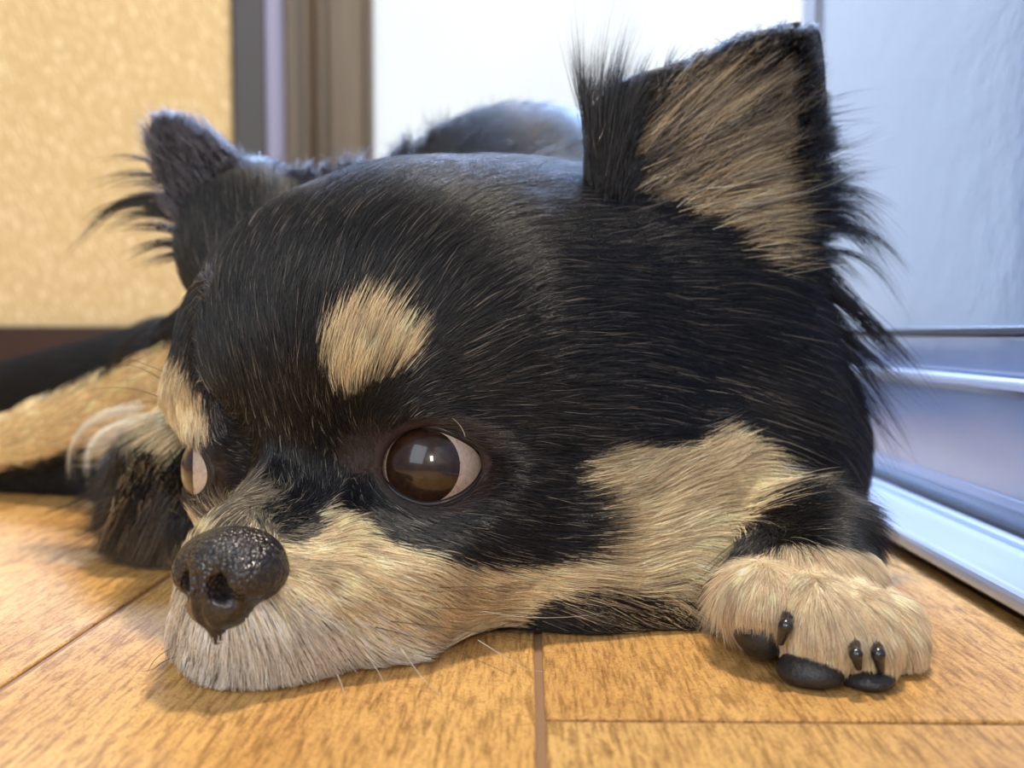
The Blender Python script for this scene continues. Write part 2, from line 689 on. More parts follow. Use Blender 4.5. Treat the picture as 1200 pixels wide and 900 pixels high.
# muzzle
U(Cone(P(306, 695, 0.169), P(425, 678, 0.182), 0.0135, 0.0200), 0.008)
U(Ell(P(325, 738, 0.1665), (0.0108, 0.010, 0.0105)), 0.005)
U(Ell(P(270, 735, 0.1745), (0.0098, 0.010, 0.0098)), 0.005)
U(Ell(P(290, 768, 0.1665), (0.0085, 0.008, 0.006)), 0.004)
U(Cone(P(290, 645, 0.171), P(350, 585, 0.193), 0.0080, 0.0100), 0.008)
# far cheek
U(Ell(P(325, 622, 0.212), 0.016), 0.01)
# brow ridges
U(Ell(P(440, 455, 0.189), (0.010, 0.007, 0.007)), 0.010)
U(Ell(P(250, 462, 0.213), (0.009, 0.008, 0.007)), 0.010)
# lid mounds around the eyeballs, stop between them
U(Ell(EYE_N, 0.0122), 0.008)
U(Ell(EYE_F, 0.0118), 0.008)
U(Ell(P(585, 560, 0.192), 0.0070), 0.010)
SUB(Ell(P(368, 560, 0.169), (0.006, 0.008, 0.010)), 0.014)
# seat for the nose
# near paw
W = P(930, 640, 0.205)
U(Cone(P(900, 635, 0.26), W, 0.013, 0.0125), 0.010)
U(Cone(W, P(955, 700, 0.181), 0.0125, 0.0135), 0.006)
U(Ell(P(892, 700, 0.173), (0.0070, 0.0095, 0.0068)), 0.0022)
U(Ell(P(955, 738, 0.167), (0.0068, 0.0100, 0.0098)), 0.0035)
U(Ell(P(1008, 748, 0.167), (0.0058, 0.0095, 0.0094)), 0.0035)
U(Ell(P(1043, 748, 0.173), (0.0054, 0.0090, 0.0088)), 0.0030)
# eyeball room and almond openings
SUB(Ell(EYE_N, ER + 0.0002), 0.0006)
SUB(Ell(EYE_F, ER + 0.0002), 0.0006)
SUB(Lidcut(EYE_N, AX_N, (0.06, 0, 1), 0.83, 0.66, 0.03), 0.0012)
SUB(Lidcut(EYE_F, AX_F, FUP, 0.82, 0.56, 0.03), 0.0012)

xs = graded([(-0.26, 0.0022), (-0.12, 0.0016), (-0.08, 0.0008), (0.0, 0.0008), (0.03, 0.0011), (0.09, 0.0011), (0.13, 0.0014)])
ys = graded([(0.135, 0.0009), (0.15, 0.0007), (0.20, 0.0008), (0.25, 0.0012), (0.32, 0.002), (0.56, 0.003)])
zs = graded([(-0.004, 0.001), (0.055, 0.0008), (0.07, 0.001), (0.15, 0.0015), (0.17, 0.002)])
Vb, Qb = surface(ops, xs, ys, zs, zclip=0.0006)
print('body', len(Vb), len(Qb), len(xs) * len(ys) * len(zs))
body_me = fast_mesh('body', Vb, Qb)

# vertex normals by face accumulation


def vnormals(V, Q):
    n = np.cross(V[Q[:, 2]] - V[Q[:, 0]], V[Q[:, 3]] - V[Q[:, 1]])
    out = np.zeros_like(V)
    for i in range(4):
        np.add.at(out, Q[:, i], n)
    return out / (np.linalg.norm(out, axis=1)[:, None] + 1e-15)


Nb = vnormals(Vb, Qb)


# --- colour map of the coat, traced as outlines on the coat itself
def in_poly(px, py, poly):
    poly = np.asarray(poly, float)
    x0, y0 = poly[:, 0], poly[:, 1]
    x1, y1 = np.roll(x0, -1), np.roll(y0, -1)
    r = np.zeros(len(px), bool)
    for a, b_, c_, d_ in zip(x0, y0, x1, y1):
        if b_ == d_:
            continue
        m = ((b_ > py) != (d_ > py)) & (px < (c_ - a) * (py - b_) / (d_ - b_) + a)
        r ^= m
    return r


BROW_N = [(383, 385), (400, 366), (430, 362), (455, 372), (480, 395), (490, 412), (484, 428), (460, 440), (435, 448), (415, 462), (402, 470), (390, 452), (376, 432), (376, 405)]
BROW_F = [(150, 380), (196, 405), (215, 420), (232, 450), (242, 480), (243, 508), (228, 512), (208, 505), (190, 485), (150, 480)]
MUZZLE = [(383, 590), (400, 600), (430, 622), (470, 640), (520, 655), (560, 664), (610, 662), (650, 655), (680, 640), (690, 610), (680, 580), (665, 545), (690, 528), (760, 530), (830, 512), (880, 520), (905, 560), (875, 605), (845, 650), (810, 680), (760, 700),
          (700, 684), (655, 690), (632, 700), (600, 730), (560, 768), (480, 840), (150, 850), (150, 640), (215, 600), (238, 590), (262, 612), (300, 622), (340, 632), (365, 620), (372, 600)]
GREYBR = [(215, 600), (250, 585), (300, 560), (345, 570), (372, 590), (378, 620), (345, 640), (300, 630), (250, 620)]
LOWCH = [(640, 700), (700, 690), (800, 690), (800, 720), (740, 750), (690, 745)]
PAWC = [(835, 690), (870, 655), (920, 638), (985, 640), (1100, 700), (1100, 850), (830, 850)]
LEG = [(-400, 470), (0, 478), (60, 462), (120, 438), (170, 412), (205, 395), (235, 420), (235, 520), (185, 500), (140, 508), (90, 524), (40, 540), (0, 552), (-400, 600)]
CHESTW = [(105, 520), (125, 505), (165, 495), (190, 500), (180, 535), (150, 548), (115, 550)]
RUFF = [(135, 570), (165, 555), (215, 560), (225, 610), (190, 640), (150, 610)]

BLACK, TAN, PALE, GREY, WHITE, BROWN, LEGTAN, PAWTAN = range(8)
PAL = np.array([
    linear((0.07, 0.07, 0.085)),
    linear((0.90, 0.80, 0.64)),
    linear((0.93, 0.89, 0.84)),
    linear((0.48, 0.44, 0.38)),
    linear((0.93, 0.90, 0.86)),
    linear((0.20, 0.155, 0.135)),
    linear((0.93, 0.80, 0.60)),
    linear((0.92, 0.82, 0.68)),
])


def coat(V, jit=0.0):
    """coat colour index for points on the body"""
    px, py, d = proj(V)
    if jit:
        px = px + rng.normal(0, jit, len(V))
        py = py + rng.normal(0, jit * 0.8, len(V))
    c = np.full(len(V), BLACK)
    front = d < 0.262
    m = in_poly(px, py, MUZZLE) & front
    c[m] = TAN
    # the front of the lips fades from tan to white
    t = (py - 690) / 70 + (300 - px) / 260 + (rng.normal(0, 0.35, len(V)) if jit else 0)
    c[m & (t > 0.1) & (px < 520)] = PALE
    gb = in_poly(px, py, GREYBR) & front & (d < 0.2)
    c[gb] = GREY
    if jit:
        rr0 = rng.random(len(V))
        c[gb & (rr0 < 0.25 + 0.35 * (px > 300))] = BLACK
        c[gb & (rr0 > 0.85) & (px < 300)] = TAN
    c[in_poly(px, py, [(300, 600), (345, 572), (385, 585), (370, 612), (335, 622)]) & front & (d < 0.2) & ((rng.random(len(V)) < 0.75) if jit else True)] = BLACK
    c[in_poly(px, py, LOWCH) & front & ((rng.random(len(V)) < 0.3) if jit else True)] = TAN
    c[front & (px < 224) & (py > 520) & (py < 640)] = BROWN
    c[in_poly(px, py, BROW_N) & front] = TAN
    c[in_poly(px, py, BROW_F) & front] = TAN
    c[in_poly(px, py, PAWC) & (d < 0.225) & (px > 830)] = PAWTAN
    back = (d > 0.262)
    c[in_poly(px, py, LEG) & back & (d < 0.42)] = LEGTAN
    c[in_poly(px, py, CHESTW) & back] = WHITE
    c[in_poly(px, py, RUFF) & (d > 0.225) & ((rng.random(len(V)) < 0.45) if jit else True)] = GREY
    e1 = np.linalg.norm(V - EYE_N, axis=1)
    e2 = np.linalg.norm(V - EYE_F, axis=1)
    ring = ((e1 < 0.0140) | (e2 < 0.0138))
    c[ring & (c == BLACK)] = BROWN
    c[in_poly(px, py, [(400, 515), (450, 500), (455, 545), (420, 560), (398, 545)]) & front] = BROWN
    return c


cid = coat(Vb)
skin_pal = PAL * 0.55
skin_pal[BLACK] = (0.006, 0.006, 0.008)
skin_pal[BROWN] = linear((0.24, 0.19, 0.18))
ca = body_me.color_attributes.new('coat', 'FLOAT_COLOR', 'POINT')
ca.data.foreach_set('color', np.concatenate([skin_pal[cid], np.ones((len(Vb), 1))], 1).astype(np.float32).ravel())
m_skin, nt, b = new_mat('undercoat', rough=0.75, spec=0.2)
at = nt.nodes.new('ShaderNodeAttribute')
at.attribute_name = 'coat'
nt.links.new(at.outputs['Color'], b.inputs['Base Color'])
bump(nt, b, noise(nt, coords(nt), 1500, 2), 0.4, 0.0003)
body = dpart('body', body_me, m_skin)

# ------------------------------------------------------------------ eyes


def sphere_part(name, c, axis, r, mat, parent=None, cut=None, seg=48, squash=1.0, bulge=0.0):
    """sphere with its pole on axis; cut = polar angle at which it stops"""
    M = basis_from(axis)
    rings = 28
    th_max = cut or math.pi
    V = [c + M @ np.array([0, r * squash + bulge, 0])]
    for i in range(1, rings + 1):
        th = th_max * i / rings
        bb = bulge * (1 - (th / th_max) ** 2)
        for k in range(seg):
            ph = 2 * math.pi * k / seg
            V.append(c + M @ np.array([r * math.sin(th) * math.cos(ph), (r * math.cos(th)) * squash + bb, r * math.sin(th) * math.sin(ph)]))
    Fc = [(0, 1 + (k + 1) % seg, 1 + k) for k in range(seg)]
    for i in range(rings - 1):
        for k in range(seg):
            a = 1 + i * seg + k
            b_ = 1 + i * seg + (k + 1) % seg
            Fc.append((a, b_, b_ + seg, a + seg))
    return dpart(name, mesh_from(name, V, Fc), mat, parent)


m_sclera, nt, b = new_mat('eye_white', linear((0.80, 0.72, 0.69)), 0.12, 0.5, coat=0.6)
v = coords(nt, kind='Object')
vn = noise(nt, v, 420, 3, 0.6, 2.0)
nt.links.new(ramp(nt, vn, [(0.28, linear((0.60, 0.48, 0.44))), (0.40, linear((0.68, 0.60, 0.55))), (0.7, linear((0.74, 0.68, 0.63)))]), b.inputs['Base Color'])
m_iris, nt, b = new_mat('dark_brown_iris', linear((0.27, 0.16, 0.10)), 0.3, 0.3, coat=1.0)
b.inputs['Coat Roughness'].default_value = 0.02
b.inputs['Coat IOR'].default_value = 1.42
nt.links.new(ramp(nt, noise(nt, coords(nt), 500, 3, 0.6, 1.0), [(0.35, linear((0.12, 0.07, 0.05))), (0.7, linear((0.22, 0.14, 0.09)))]), b.inputs['Base Color'])
m_pupil, _, b = new_mat('pupil_black', (0.002, 0.002, 0.003), 0.3, coat=1.0)
b.inputs['Coat Roughness'].default_value = 0.02
b.inputs['Coat IOR'].default_value = 1.42
m_lid, nt, b = new_mat('wet_black_lid', linear((0.06, 0.05, 0.05)), 0.42, 0.4, coat=0.1)
m_lidskin, nt, b = new_mat('lid_skin', linear((0.15, 0.12, 0.115)), 0.5, 0.4)
bump(nt, b, noise(nt, coords(nt), 900, 3), 0.6, 0.0004)


def on_eye(px, py, c, r):
    """point of the eyeball seen in a pixel"""
    d = (P(px, py, 0.1) - C0)
    d /= np.linalg.norm(d)
    oc = C0 - c
    bq = oc @ d
    disc = bq * bq - (oc @ oc - r * r)
    if disc < 0:
        t = -bq
        p = C0 + t * d
        v = p - c
        return c + v / np.linalg.norm(v) * r
    return C0 + (-bq - math.sqrt(disc)) * d


IRIS_N = on_eye(491, 546, EYE_N, ER) - EYE_N
_a = math.radians(-93)
IRIS_F = np.array([_v[0] * math.cos(_a) - _v[1] * math.sin(_a), _v[0] * math.sin(_a) + _v[1] * math.cos(_a), 0.0])


def make_eye(c, iris_axis, outline, name_axis):
    eye = sphere_part('eye', c, iris_axis, ER, m_sclera)
    sphere_part('iris', c, iris_axis, ER * 1.003, m_iris, eye, cut=math.radians(43), bulge=0.0003)
    sphere_part('pupil', c, iris_axis, ER * 1.006, m_pupil, eye, cut=math.radians(20), bulge=0.00025)
    return eye


LID_N = [(446, 551), (448, 532), (455, 517), (466, 507), (481, 502), (497, 502), (513, 505), (529, 511), (543, 518), (556, 527), (565, 541),
         (560, 557), (548, 571), (532, 581), (514, 587), (497, 588), (482, 584), (468, 577), (457, 567)]


def closed_smooth(pts, n=72):
    pts = np.asarray(pts, float)
    m = len(pts)
    out = []
    for k in range(n):
        u = k / n * m
        i = int(u)
        t = u - i
        p0, p1, p2, p3 = (pts[(i + j - 1) % m] for j in range(4))
        out.append(0.5 * ((2 * p1) + (-p0 + p2) * t + (2 * p0 - 5 * p1 + 4 * p2 - p3) * t * t + (-p0 + 3 * p1 - 3 * p2 + p3) * t ** 3))
    return np.array(out)


def eyelid(c, loop3, parent, reach=1.26):
    """lid: bevelled rim and skin band, from the loop on the eyeball outward"""
    n = len(loop3)
    u = loop3 - c
    u /= np.linalg.norm(u, axis=1)[:, None]
    mid = u.mean(0)
    mid /= np.linalg.norm(mid)

    def ring(spread, r):
        w = mid + (u - mid * (u @ mid)[:, None]) * spread + mid * 0
        w = mid * (u @ mid)[:, None] * (1 - (spread - 1) * 0.55) + (u - mid * (u @ mid)[:, None]) * spread
        w /= np.linalg.norm(w, axis=1)[:, None]
        return c + w * r
    rim = [ring(0.985, ER * 0.995), ring(0.985, ER * 1.035), ring(1.02, ER * 1.070), ring(1.06, ER * 1.075)]
    V = np.concatenate(rim)
    Fc = [(i * n + k, i * n + (k + 1) % n, (i + 1) * n + (k + 1) % n, (i + 1) * n + k) for i in range(len(rim) - 1) for k in range(n)]
    dpart('eyelid_rim', mesh_from('eyelid_rim', V, Fc), m_lid, parent)
    band = [ring(1.05, ER * 1.072), ring(1.11, ER * 1.11), ring(1.20, ER * 1.115), ring(1.36, ER * 1.06), ring(1.5, ER * 0.99)]
    V = np.concatenate(band)
    Fc = [(i * n + k, i * n + (k + 1) % n, (i + 1) * n + (k + 1) % n, (i + 1) * n + k) for i in range(len(band) - 1) for k in range(n)]
    dpart('eyelid', mesh_from('eyelid', V, Fc), m_lidskin, parent)


eyeN = make_eye(EYE_N, IRIS_N, LID_N, None)
loopN = np.array([on_eye(x, y, EYE_N, ER) for x, y in closed_smooth(LID_N)])
eyelid(EYE_N, loopN, eyeN)
eyeF = make_eye(EYE_F, IRIS_F, None, None)
# far eye: almond opening round its own axis
Mf = basis_from(AX_F, FUP)
loopF = []
for k in range(72):
    th = 2 * math.pi * k / 72
    a, b_ = 0.79 * math.cos(th), 0.56 * math.sin(th) * (1 - 0.12 * abs(math.cos(th)))
    w = Mf @ np.array([math.sin(a), math.cos(a) * math.cos(b_), math.sin(b_)])
    loopF.append(EYE_F + w / np.linalg.norm(w) * ER)
eyelid(EYE_F, np.array(loopF), eyeF)

# ------------------------------------------------------------------ nose
NC = P(263, 667, 0.1580)
NM = head_rot(math.radians(27), math.radians(-4), math.radians(3))


def nl(x, y, z):
    return NC + NM @ np.array([x, y, z])


nops = []


def nu(pr, k=0.003):
    nops.append(('u', pr, k))


nu(Ell(nl(0, -0.0020, 0.0022), (0.0088, 0.0075, 0.0048), NM), 0.002)
for s in (-1, 1):
    nu(Ell(nl(s * 0.0058, -0.0014, -0.0005), (0.0044, 0.0064, 0.0047), NM), 0.002)
nu(Cone(nl(0, 0.0018, -0.0030), nl(0, 0.0014, -0.0112), 0.0044, 0.0012), 0.002)
for s in (-1, 1):
    nu(Ell(nl(s * 0.0029, 0.0008, -0.0060), (0.0030, 0.0038, 0.0030), NM), 0.0025)
nu(Cone(nl(0, 0.0044, 0.001), nl(0, 0.0040, -0.0060), 0.0019, 0.0017), 0.0025)
for s in (-1, 1):
    nops.append(('s', Ell(nl(s * 0.0035, 0.0050, -0.0021), (0.0017, 0.0075, 0.0022), NM), 0.0008))
    nops.append(('s', Cone(nl(s * 0.0036, 0.0054, -0.0034), nl(s * 0.0066, 0.0034, -0.0051), 0.0009, 0.0005), 0.0010))
    nops.append(('s', Cone(nl(s * 0.0066, 0.0034, -0.0051), nl(s * 0.0098, -0.0010, -0.0046), 0.0005, 0.0004), 0.0010))
nops.append(('s', Cone(nl(0, 0.0070, 0.0005), nl(0, 0.0040, -0.0125), 0.00030, 0.0006), 0.0012))
lo = NC - 0.017
hi = NC + 0.017
Vn, Qn = surface(nops, np.arange(lo[0], hi[0], 0.00030), np.arange(lo[1], hi[1], 0.00030), np.arange(lo[2], hi[2], 0.00030), None, 1)
m_nose, nt, b = new_mat('pebbled_black_nose', linear((0.20, 0.185, 0.185)), 0.30, 0.6)
v = coords(nt)
vo = nt.nodes.new('ShaderNodeTexVoronoi')
vo.inputs['Scale'].default_value = 1250
vo.feature = 'SMOOTH_F1'
vo.inputs['Smoothness'].default_value = 0.25
nt.links.new(v, vo.inputs['Vector'])
sx = nt.nodes.new('ShaderNodeSeparateXYZ')
nt.links.new(v, sx.inputs[0])
mr = nt.nodes.new('ShaderNodeMapRange')
mr.inputs['From Min'].default_value = 0.0150
mr.inputs['From Max'].default_value = 0.0185
nt.links.new(sx.outputs['Z'], mr.inputs['Value'])
bump(nt, b, mathn(nt, 'MULTIPLY', mathn(nt, 'SUBTRACT', 1.0, vo.outputs['Distance']), mr.outputs[0]), 1.0, 0.0004)
cc = ramp(nt, vo.outputs['Distance'], [(0.2, linear((0.215, 0.20, 0.20))), (0.7, linear((0.12, 0.11, 0.11)))])
nt.links.new(cc, b.inputs['Base Color'])
nose = dpart('nose', fast_mesh('nose', Vn, Qn), m_nose)

# ------------------------------------------------------------------ ears


def ear_grid(left, right, dl, dr, dm, nu_=24, nv=28):
    """cupped leaf between two edge curves (pixels, lists of equal length), depths left / right / cup"""
    def samp(c, t):
        c = np.asarray(c, float)
        u = t * (len(c) - 1)
        i = min(int(u), len(c) - 2)
        f = u - i
        p0 = c[max(i - 1, 0)]
        p1, p2 = c[i], c[i + 1]
        p3 = c[min(i + 2, len(c) - 1)]
        return 0.5 * ((2 * p1) + (-p0 + p2) * f + (2 * p0 - 5 * p1 + 4 * p2 - p3) * f * f + (-p0 + 3 * p1 - 3 * p2 + p3) * f ** 3)
    G = np.zeros((nv + 1, nu_ + 1, 3))
    for j in range(nv + 1):
        v_ = j / nv
        a, c_ = samp(left, v_), samp(right, v_)
        for i in range(nu_ + 1):
            u_ = i / nu_
            q = a * (1 - u_) + c_ * u_
            d = dl[0] * (1 - v_) * (1 - u_) + dl[1] * v_ * (1 - u_) + dr[0] * (1 - v_) * u_ + dr[1] * v_ * u_
            d += dm * math.sin(math.pi * u_) * (1 - v_ * 0.75)
            G[j, i] = P(q[0], q[1], d)
    return G


def leaf_mesh(name, G, thick):
    nv, nu_ = G.shape[0], G.shape[1]
    dv = np.gradient(G, axis=0)
    du = np.gradient(G, axis=1)
    n = np.cross(du, dv)
    n /= np.linalg.norm(n, axis=2)[:, :, None] + 1e-12
    A = G.reshape(-1, 3)
    B = (G - n * thick).reshape(-1, 3)
    V = np.concatenate([A, B])
    off = nv * nu_
    Fc = []
    for j in range(nv - 1):
        for i in range(nu_ - 1):
            a = j * nu_ + i
            Fc.append((a, a + 1, a + nu_ + 1, a + nu_))
            Fc.append((off + a, off + a + nu_, off + a + nu_ + 1, off + a + 1))
    border = [i for i in range(nu_)] + [j * nu_ + nu_ - 1 for j in range(1, nv)] + [(nv - 1) * nu_ + i for i in range(nu_ - 2, -1, -1)] + [j * nu_ for j in range(nv - 2, 0, -1)]
    for k in range(len(border)):
        a, b_ = border[k], border[(k + 1) % len(border)]
        Fc.append((b_, a, off + a, off + b_))
    return mesh_from(name, V, Fc), n


EL = [(700, 255), (688, 200), (696, 130), (728, 98), (795, 78), (870, 50), (922, 36), (938, 34)]
ERt = [(925, 365), (950, 300), (962, 235), (968, 175), (968, 120), (964, 75), (956, 45), (946, 34)]
G_near = ear_grid(EL, ERt, (0.216, 0.224), (0.222, 0.226), 0.010)
m_ear, nt, b = new_mat('ear_skin', linear((0.16, 0.135, 0.13)), 0.6, 0.3)
b.inputs['Subsurface Weight'].default_value = 0.1
b.inputs['Subsurface Radius'].default_value = (0.003, 0.0015, 0.001)
me, _ = leaf_mesh('ear', G_near, 0.0016)
ear_n = dpart('ear', me, m_ear)
ear_n['label'] = 'near ear, upright and open to the front with long tan hair inside'
FL = [(228, 335), (215, 300), (205, 262), (192, 222), (182, 185), (176, 158), (178, 142), (186, 136)]
FR = [(360, 262), (345, 235), (318, 208), (288, 186), (258, 164), (232, 146), (212, 136), (198, 133)]
G_far = ear_grid(FL, FR, (0.262, 0.262), (0.262, 0.262), -0.010)
m_ear2, _, _ = new_mat('ear_back_skin', linear((0.16, 0.16, 0.19)), 0.7, 0.3)
me, _ = leaf_mesh('ear', G_far, 0.0016)
ear_f = dpart('ear', me, m_ear2)

# ------------------------------------------------------------------ paw pads and claws
m_pad, nt, b = new_mat('black_paw_pad', linear((0.17, 0.165, 0.17)), 0.42, 0.5)
bump(nt, b, noise(nt, coords(nt), 1800, 2), 0.7, 0.0003)
m_claw, nt, b = new_mat('black_claw', linear((0.14, 0.14, 0.15)), 0.18, 0.6, coat=0.3)


def blob(name, ops_, c, e, step, mat, parent=None):
    V, Q = surface(ops_, np.arange(c[0] - e, c[0] + e, step), np.arange(c[1] - e, c[1] + e, step), np.arange(c[2] - e, c[2] + e, step), 0.0004, 1)
    return dpart(name, fast_mesh(name, V, Q), mat, parent)


for (x, y, d, rx, ry, rz, tilt) in ((888, 742, 0.1708, 0.0048, 0.0060, 0.0040, 0.7), (948, 790, 0.1620, 0.0056, 0.0055, 0.0036, 0.15), (1010, 804, 0.1612, 0.0052, 0.0055, 0.0030, -0.1)):
    c = P(x, y, d)
    ct, st = math.cos(tilt), math.sin(tilt)
    M = np.array([[ct, 0, st], [0, 1, 0], [-st, 0, ct]])
    blob('paw_pad', [('u', Ell(c, (rx, ry, rz), M), 0.001), ('u', Ell(c + np.array([0.001, 0.0, 0.001]), (rx * 0.8, ry, rz), M), 0.002)], c, 0.008, 0.0005, m_pad)
for (ax_, ay, bx, by, d, r) in ((926, 716, 915, 752, 0.1600, 0.0014), (1000, 752, 1006, 782, 0.1550, 0.0012), (1026, 748, 1032, 786, 0.1560, 0.0013), (1066, 778, 1069, 794, 0.1650, 0.0008)):
    a, m_, b2 = P(ax_, ay, d + 0.0040), P(ax_ * 0.5 + bx * 0.5, ay * 0.5 + by * 0.5, d), P(bx, by, d + 0.0010)
    blob('claw', [('u', Cone(a, m_, r, r * 0.85), 0.0004), ('u', Cone(m_, b2, r * 0.9, r * 0.5), 0.0004)], (a + b2) / 2, 0.008, 0.0004, m_claw)

# ------------------------------------------------------------------ fur
m_fur = bpy.data.materials.new('fur')
m_fur.use_nodes = True
nt = m_fur.node_tree
nt.nodes.clear()
out = nt.nodes.new('ShaderNodeOutputMaterial')
hb = nt.nodes.new('ShaderNodeBsdfPrincipled')
at = nt.nodes.new('ShaderNodeAttribute')
at.attribute_name = 'haircol'
nt.links.new(at.outputs['Color'], hb.inputs['Base Color'])
hb.inputs['Roughness'].default_value = 0.36
hb.inputs['Specular IOR Level'].default_value = 0.6
nt.links.new(hb.outputs[0], out.inputs[0])


def make_hair(name, roots, dirs, norms, length, radius, cols, lift=0.35, npts=6, clump=0.5, cell=0.003, droop=0.0, wave=0.0, bend=None, parent=None):
    n = len(roots)
    if n == 0:
        return None
    t = np.linspace(0, 1, npts)[None, :, None]
    L = length[:, None, None]
    lf = (lift if np.ndim(lift) else np.full(n, lift))[:, None, None]
    pos = roots[:, None, :] + L * (dirs[:, None, :] * t + norms[:, None, :] * lf * (t - 0.62 * t * t))
    if bend is not None:
        pos = pos + L * bend[:, None, :] * t * t
    if droop:
        pos = pos + L * droop * np.array([0, 0, -1.0]) * t * t
    if wave:
        ph = rng.random((n, 1, 1)) * 6.28
        side = np.cross(dirs, norms)[:, None, :]
        pos = pos + L * wave * side * np.sin(t * 4.0 + ph) * t
    # clumps
    if clump:
        q = np.floor(roots / cell + rng.normal(0, 0.25, roots.shape)).astype(np.int64)
        key = q[:, 0] * 73856093 ^ q[:, 1] * 19349663 ^ q[:, 2] * 83492791
        _, inv = np.unique(key, return_inverse=True)
        inv = inv.ravel()
        k = inv.max() + 1
        cn = np.bincount(inv, minlength=k).astype(float)
        cols = np.clip(cols * np.exp(rng.normal(0, 0.20, k))[inv][:, None], 0.001, 0.95)
        mean = np.zeros((k, npts, 3))
        for a in range(npts):
            for b_ in range(3):
                mean[:, a, b_] = np.bincount(inv, weights=pos[:, a, b_], minlength=k) / cn
        cl = clump * (0.4 + 0.9 * rng.random((k, 1, 1)))[inv]
        pos = pos + np.clip(cl, 0, 0.9) * t ** 1.3 * (mean[inv] - pos)
    # keep above the floor
    pos[:, :, 2] = np.maximum(pos[:, :, 2], 0.0004 + 0.0006 * rng.random((n, 1)))
    cu = bpy.data.hair_curves.new(name)
    cu.add_curves([npts] * n)
    cu.points.foreach_set('position', pos.astype(np.float32).ravel())
    rad = radius[:, None] * np.clip(1.05 - np.linspace(0, 1, npts)[None, :] ** 1.6, 0.08, 1)
    cu.points.foreach_set('radius', rad.astype(np.float32).ravel())
    ca_ = cu.attributes.new('haircol', 'FLOAT_COLOR', 'CURVE')
    ca_.data.foreach_set('color', np.concatenate([cols, np.ones((n, 1))], 1).astype(np.float32).ravel())
    o = bpy.data.objects.new(name, cu)
    COL.objects.link(o)
    cu.materials.append(m_fur)
    o.parent = parent or dog
    if parent is None:
        o.matrix_parent_inverse = dog_inv
    o['kind'] = 'stuff'
    return o


def sample(V, Q, w, n):
    """n random points on quads, weights w per quad"""
    A, B, C_, D_ = (V[Q[:, i]] for i in range(4))
    area_ = 0.5 * np.linalg.norm(np.cross(C_ - A, D_ - B), axis=1) * w
    cs = np.cumsum(area_)
    i = np.searchsorted(cs, rng.random(n) * cs[-1])
    i = np.clip(i, 0, len(Q) - 1)
    u, v_ = rng.random((n, 1)), rng.random((n, 1))
    p = (A[i] * (1 - u) + B[i] * u) * (1 - v_) + (D_[i] * (1 - u) + C_[i] * u) * v_
    return p, i


# combing guide: pixel, direction in pixels, length mm, lift
HEADG = [
    # forehead fan
    (330, 560, -5, -40, 4, .25), (330, 500, -5, -40, 6, .25), (300, 420, -10, -40, 8, .25), (250, 420, -16, -40, 8, .3), (230, 330, -12, -40, 8, .3),
    (380, 330, 8, -40, 9, .25), (300, 260, -4, -40, 9, .3), (480, 260, 25, -40, 10, .3), (450, 200, 15, -30, 8, .5), (580, 200, 25, -28, 9, .5), (480, 360, 25, -38, 10, .25),
    (430, 420, 12, -40, 8, .3), (400, 480, 0, -40, 5, .3), (560, 330, 38, -26, 11, .25), (640, 250, 40, -20, 12, .3), (560, 420, 42, -18, 11, .25), (660, 330, 45, -8, 12, .25),
    (650, 420, 46, -6, 12, .25), (560, 480, 42, -2, 9, .25), (640, 500, 45, 2, 11, .25), (760, 380, 46, 2, 16, .25), (760, 450, 46, 4, 16, .25), (760, 500, 46, 4, 16, .25),
    (860, 380, 46, 8, 22, .25), (870, 460, 46, 16, 22, .25), (940, 450, 38, 36, 16, .2), (940, 560, 22, 46, 16, .2), (720, 260, 44, -22, 14, .3), (800, 330, 46, -6, 18, .3),
    # round the eye
    (420, 530, -10, -20, 3, .3), (460, 480, 20, -20, 3, .25), (520, 480, 40, -8, 4, .25), (590, 530, 44, -6, 5, .3), (590, 570, 42, 10, 5, .3), (530, 610, 40, 20, 5, .2), (470, 610, 30, 26, 4, .2),
    (440, 590, 20, 24, 4, .2), (420, 570, 10, 20, 3, .2), (390, 560, 0, -20, 3, .3),
    # lower face
    (560, 630, 44, 10, 7, .25), (640, 600, 46, 4, 8, .25), (700, 560, 44, -12, 10, .3), (760, 560, 42, -20, 12, .3), (830, 540, 40, -24, 14, .3), (700, 620, 46, -6, 13, .25), (780, 620, 44, -18, 16, .3), (860, 580, 46, 4, 18, .3),
    (660, 665, 46, 6, 14, .2), (740, 670, 44, -12, 18, .25), (800, 660, 38, 20, 20, .25), (700, 712, 40, 22, 16, .2), (780, 712, 30, 30, 16, .2), (650, 722, 34, 14, 12, .2), (620, 690, 40, 10, 8, .2), (860, 640, 20, 42, 20, .3),
    # muzzle
    (400, 620, 40, 6, 5, .25), (470, 660, 44, 12, 6, .22), (420, 690, 38, 20, 5, .25), (360, 650, 36, -6, 4, .3), (360, 700, 30, 24, 4, .35), (330, 730, 16, 34, 6.5, .4), (300, 770, 4, 38, 6.5, .45), (250, 780, -14, 34, 6.5, .45),
    (210, 730, -26, 24, 6, .45), (400, 760, 24, 32, 7, .35), (480, 740, 36, 24, 6, .3), (560, 720, 40, 18, 7, .25), (350, 620, 30, -20, 3.5, .3), (300, 615, 10, -30, 3, .4), (260, 600, 10, -24, 3, .4), (330, 590, 24, -24, 3, .3),
    (240, 590, -8, -16, 3, .4), (300, 590, 16, -22, 3, .3),
    # far side
    (215, 450, 0, 40, 5, .2), (228, 490, 8, 36, 4.5, .2), (212, 415, -6, 30, 5, .25), (230, 540, 30, 20, 3, .2), (270, 545, 36, 4, 3, .2),
]
